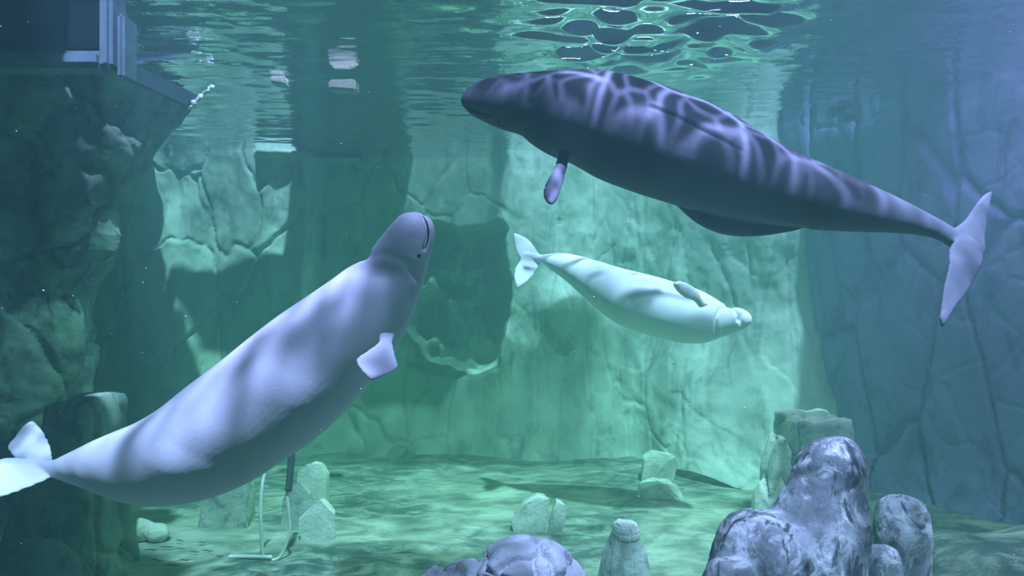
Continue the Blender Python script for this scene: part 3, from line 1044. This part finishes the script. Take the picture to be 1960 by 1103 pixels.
# left pillar
def column(name, label, rows, D, depth, mat, seed, gr=(1.6, 0.06, 0.05)):
    A = np.array([U(r[0], r[2], D) for r in rows])
    B = np.array([U(r[1], r[2], D) for r in rows])
    bm = bmesh.new()
    w = np.linalg.norm(A - B, axis=1)
    loft(bm, A, B, depth / w, n=60, seg=40, power=4.5)
    me = remesh(bm_mesh(name, bm), 0.03, 2)
    v, n = coords(me), normals(me)
    g, cid = grooves(v * (1, 1, 0.5), gr[0], gr[1], gr[2], seed, 0.2)
    v = v + n * (g + (cid - 0.5) * 0.08 + 0.07 * fbm(v * 2.0, 4, seed) + 0.015 * fbm(v * 9, 3, seed + 1))[:, None]
    v[:, 2] = np.maximum(v[:, 2], -0.08)
    setco(me, v)
    return tag(link(name, me, mat, origin=base_of(me)), label, 'rock')


column('rock_pillar', 'dark cracked rock pillar behind the tail of the lower left beluga',
       [(118, 205, 758), (112, 214, 775), (95, 214, 850), (60, 213, 930), (40, 218, 1010), (10, 240, 1085), (0, 250, 1110)], 8.0, 1.0, M['pillar'], 131)
column('rock_pillar', 'square rock pillar with a pale top behind the humped boulder',
       [(1498, 1612, 795), (1492, 1618, 815), (1490, 1620, 870), (1480, 1625, 960), (1470, 1632, 1000)], 9.6, 0.9, M['grey'], 141)
column('rock_pillar', 'slim tapered rock leaning on the square rock pillar',
       [(1484, 1500, 830), (1476, 1506, 850), (1466, 1512, 900), (1452, 1520, 965), (1446, 1524, 1010)], 9.3, 0.35, M['pale'], 151)
lump_rock('boulder', 'low dark boulder at the foot of the left rock pillar',
          [(U(70, 1105, 6.75), (0.42, 0.28, 0.40), (0, 0, 0))], M['cliff'], 0.03, 4, 0.06, 3, 0.01, None, 161)

# ------------------------------------------------------------------ fittings
# submerged box with a pale frame, top left
def empty(name, loc):
    o = bpy.data.objects.new(name, None)
    o.location = loc
    COL.objects.link(o)
    return o


def boxpart(name, lo, hi, mat, parent, bevel=0.02):
    bm = bmesh.new()
    box_bm(bm, lo, hi)
    bmesh.ops.bevel(bm, geom=bm.edges[:], offset=bevel, segments=2, affect='EDGES')
    return link(name, bm_mesh(name, bm), mat, parent, smooth=False)


hb = empty('submerged_box', (-6.0, 7.6, 5.7))
tag(hb, 'dark navy box in a pale frame hanging under the surface, top left', 'box')
boxpart('panel', (-8.3, 7.05, 5.92), (-4.36, 7.3, 6.75), M['navy'], hb)
boxpart('frame_rail', (-8.3, 6.98, 5.72), (-4.30, 7.3, 5.90), M['frame'], hb, 0.05)
boxpart('frame_post', (-4.34, 6.98, 5.72), (-4.20, 7.3, 6.75), M['frame'], hb, 0.04)
boxpart('frame_post', (-4.17, 7.02, 5.62), (-4.09, 7.3, 6.30), M['frame'], hb, 0.03)


# leaning beam under the tip of the left cliff
def beam(name, p, q2, w, t, mat, parent, ends=1.0):
    p, q2 = np.asarray(p, float), np.asarray(q2, float)
    d = q2 - p
    side = np.cross(d, (0, 1, 0))
    side = side / np.linalg.norm(side) * w
    up = np.array((0, t, 0))
    bm = bmesh.new()
    vs = [bm.verts.new(c + side * a * (1 if c is p else ends) + up * b) for c in (p, q2) for a, b in ((-1, -1), (1, -1), (1, 1), (-1, 1))]
    for f in ((0, 1, 2, 3), (7, 6, 5, 4), (0, 4, 5, 1), (1, 5, 6, 2), (2, 6, 7, 3), (3, 7, 4, 0)):
        bm.faces.new([vs[i] for i in f])
    bmesh.ops.bevel(bm, geom=bm.edges[:], offset=min(w, t) * 0.25, segments=2, affect='EDGES')
    return link(name, bm_mesh(name, bm), mat, parent, smooth=False)


ba = U(248, 138, 8.9)
bt = empty('leaning_beam', tuple(U(380, 198, 9.35)))
tag(bt, 'dark leaning beam with a pale frayed end under the cliff tip', 'beam')
beam('beam_shaft', ba, U(372, 196, 9.35), 0.11, 0.10, M['strut'], bt)
bm = bmesh.new()
for i in range(9):
    t = i / 8
    ell(bm, U(364 + 42 * t, 204 - 38 * t, 9.3), (0.03 + 0.014 * math.sin(i * 2.1), 0.04, 0.045), (0, 0.6, i), 2)
fr = remesh(bm_mesh('frayed_end', bm), 0.02, 2)
v, n_ = coords(fr), normals(fr)
setco(fr, v + n_ * (0.04 * fbm(v * 22, 3, 5))[:, None])
link('frayed_end', fr, M['white'], bt)

# two floats at the surface
def float_block(label, px0, px1, py0, py1, D, seed):
    a, b = U(px0, py1, D), U(px1, py0, D)
    bm = bmesh.new()
    vs = box_bm(bm, (a[0], D, a[2]), (b[0], D + 0.25, b[2]))
    for v in vs:
        if v.co.x < (a[0] + b[0]) / 2:
            v.co.z = a[2] + (v.co.z - a[2]) * 0.75 + 0.03
    bmesh.ops.bevel(bm, geom=bm.edges[:], offset=0.025, segments=3, affect='EDGES')
    me = bm_mesh('float', bm)
    tag(link('float', me, M['tan'], smooth=False, origin=base_of(me)), label, 'float')


float_block('small pale float near the cliff tip at the surface', 515, 543, 149, 161, 9.5, 1)
float_block('longer tan float at the surface above the wall ledge', 628, 680, 150, 173, 9.2, 2)

# white tube frame with a dark pole, left of centre on the floor
tf = empty('tube_frame', tuple(Uz(500, 1073)))
tag(tf, 'thin white tube frame with a dark pole standing on the floor', 'frame')
D0 = Uz(500, 1073)[1]
def tube_part(name, rows, rad, mat):
    L = interp(np.array([U(*r_) for r_ in rows]), 40)
    link(name, tube_mesh(name, L, rad), mat, tf)
tube_part('upright', [(503, 1070, D0), (501, 1030, D0), (499, 980, D0), (502, 930, D0 + 0.05), (507, 905, D0 + 0.1), (512, 880, D0 + 0.1)], 0.022, M['white'])
tube_part('foot', [(438, 1066, D0 + 0.02), (480, 1066, D0), (520, 1067, D0 - 0.02)], 0.024, M['white'])
tube_part('curved_arm', [(518, 1074, D0), (534, 1068, D0), (547, 1045, D0), (555, 1015, D0), (553, 985, D0), (550, 945, D0), (552, 920, D0)], 0.018, M['white'])
tube_part('pole', [(552, 940, D0), (556, 900, D0), (560, 840, D0), (566, 760, D0)], 0.045, M['dark_pole'])

# twigs on the pale floor
rnd = random.Random(4)
for x, y in ((252, 1042), (322, 1034), (344, 1040), (318, 1052), (346, 1056), (372, 1062), (258, 1074), (300, 1078), (352, 1078), (386, 1044), (398, 1060), (330, 1088), (420, 1070), (290, 1058)):
    c = Uz(x, y) + (0, 0, 0.035)
    a = rnd.uniform(-0.25, 0.25)
    ln = rnd.uniform(0.05, 0.09)
    d = np.array((math.cos(a), math.sin(a), 0)) * ln
    me = tube_mesh('twig', [c - d, c - d * 0.3 + (0, 0.01, 0.004), c + d * 0.4 - (0, 0.008, 0), c + d], [0.003, 0.008, 0.008, 0.003], 6)
    tag(link('twig', me, M['dark_pole'], origin=base_of(me)), 'small dark twig lying on the pale floor at the lower left', 'twig', 'twigs on the floor')

# drifting specks in the water
bm = bmesh.new()
rnd = random.Random(9)
for i in range(130):
    D = rnd.uniform(2.0, 6.0)
    p = U(rnd.uniform(-100, 2060), rnd.uniform(30, 1090), D)
    bmesh.ops.create_icosphere(bm, subdivisions=1, radius=rnd.uniform(0.0015, 0.0035), matrix=__import__('mathutils').Matrix.Translation(Vector(p)))
tag(link('drifting_specks', bm_mesh('drifting_specks', bm), M['white']), 'tiny white specks drifting in the water', 'specks', kind='stuff')

bpy.context.view_layer.update()
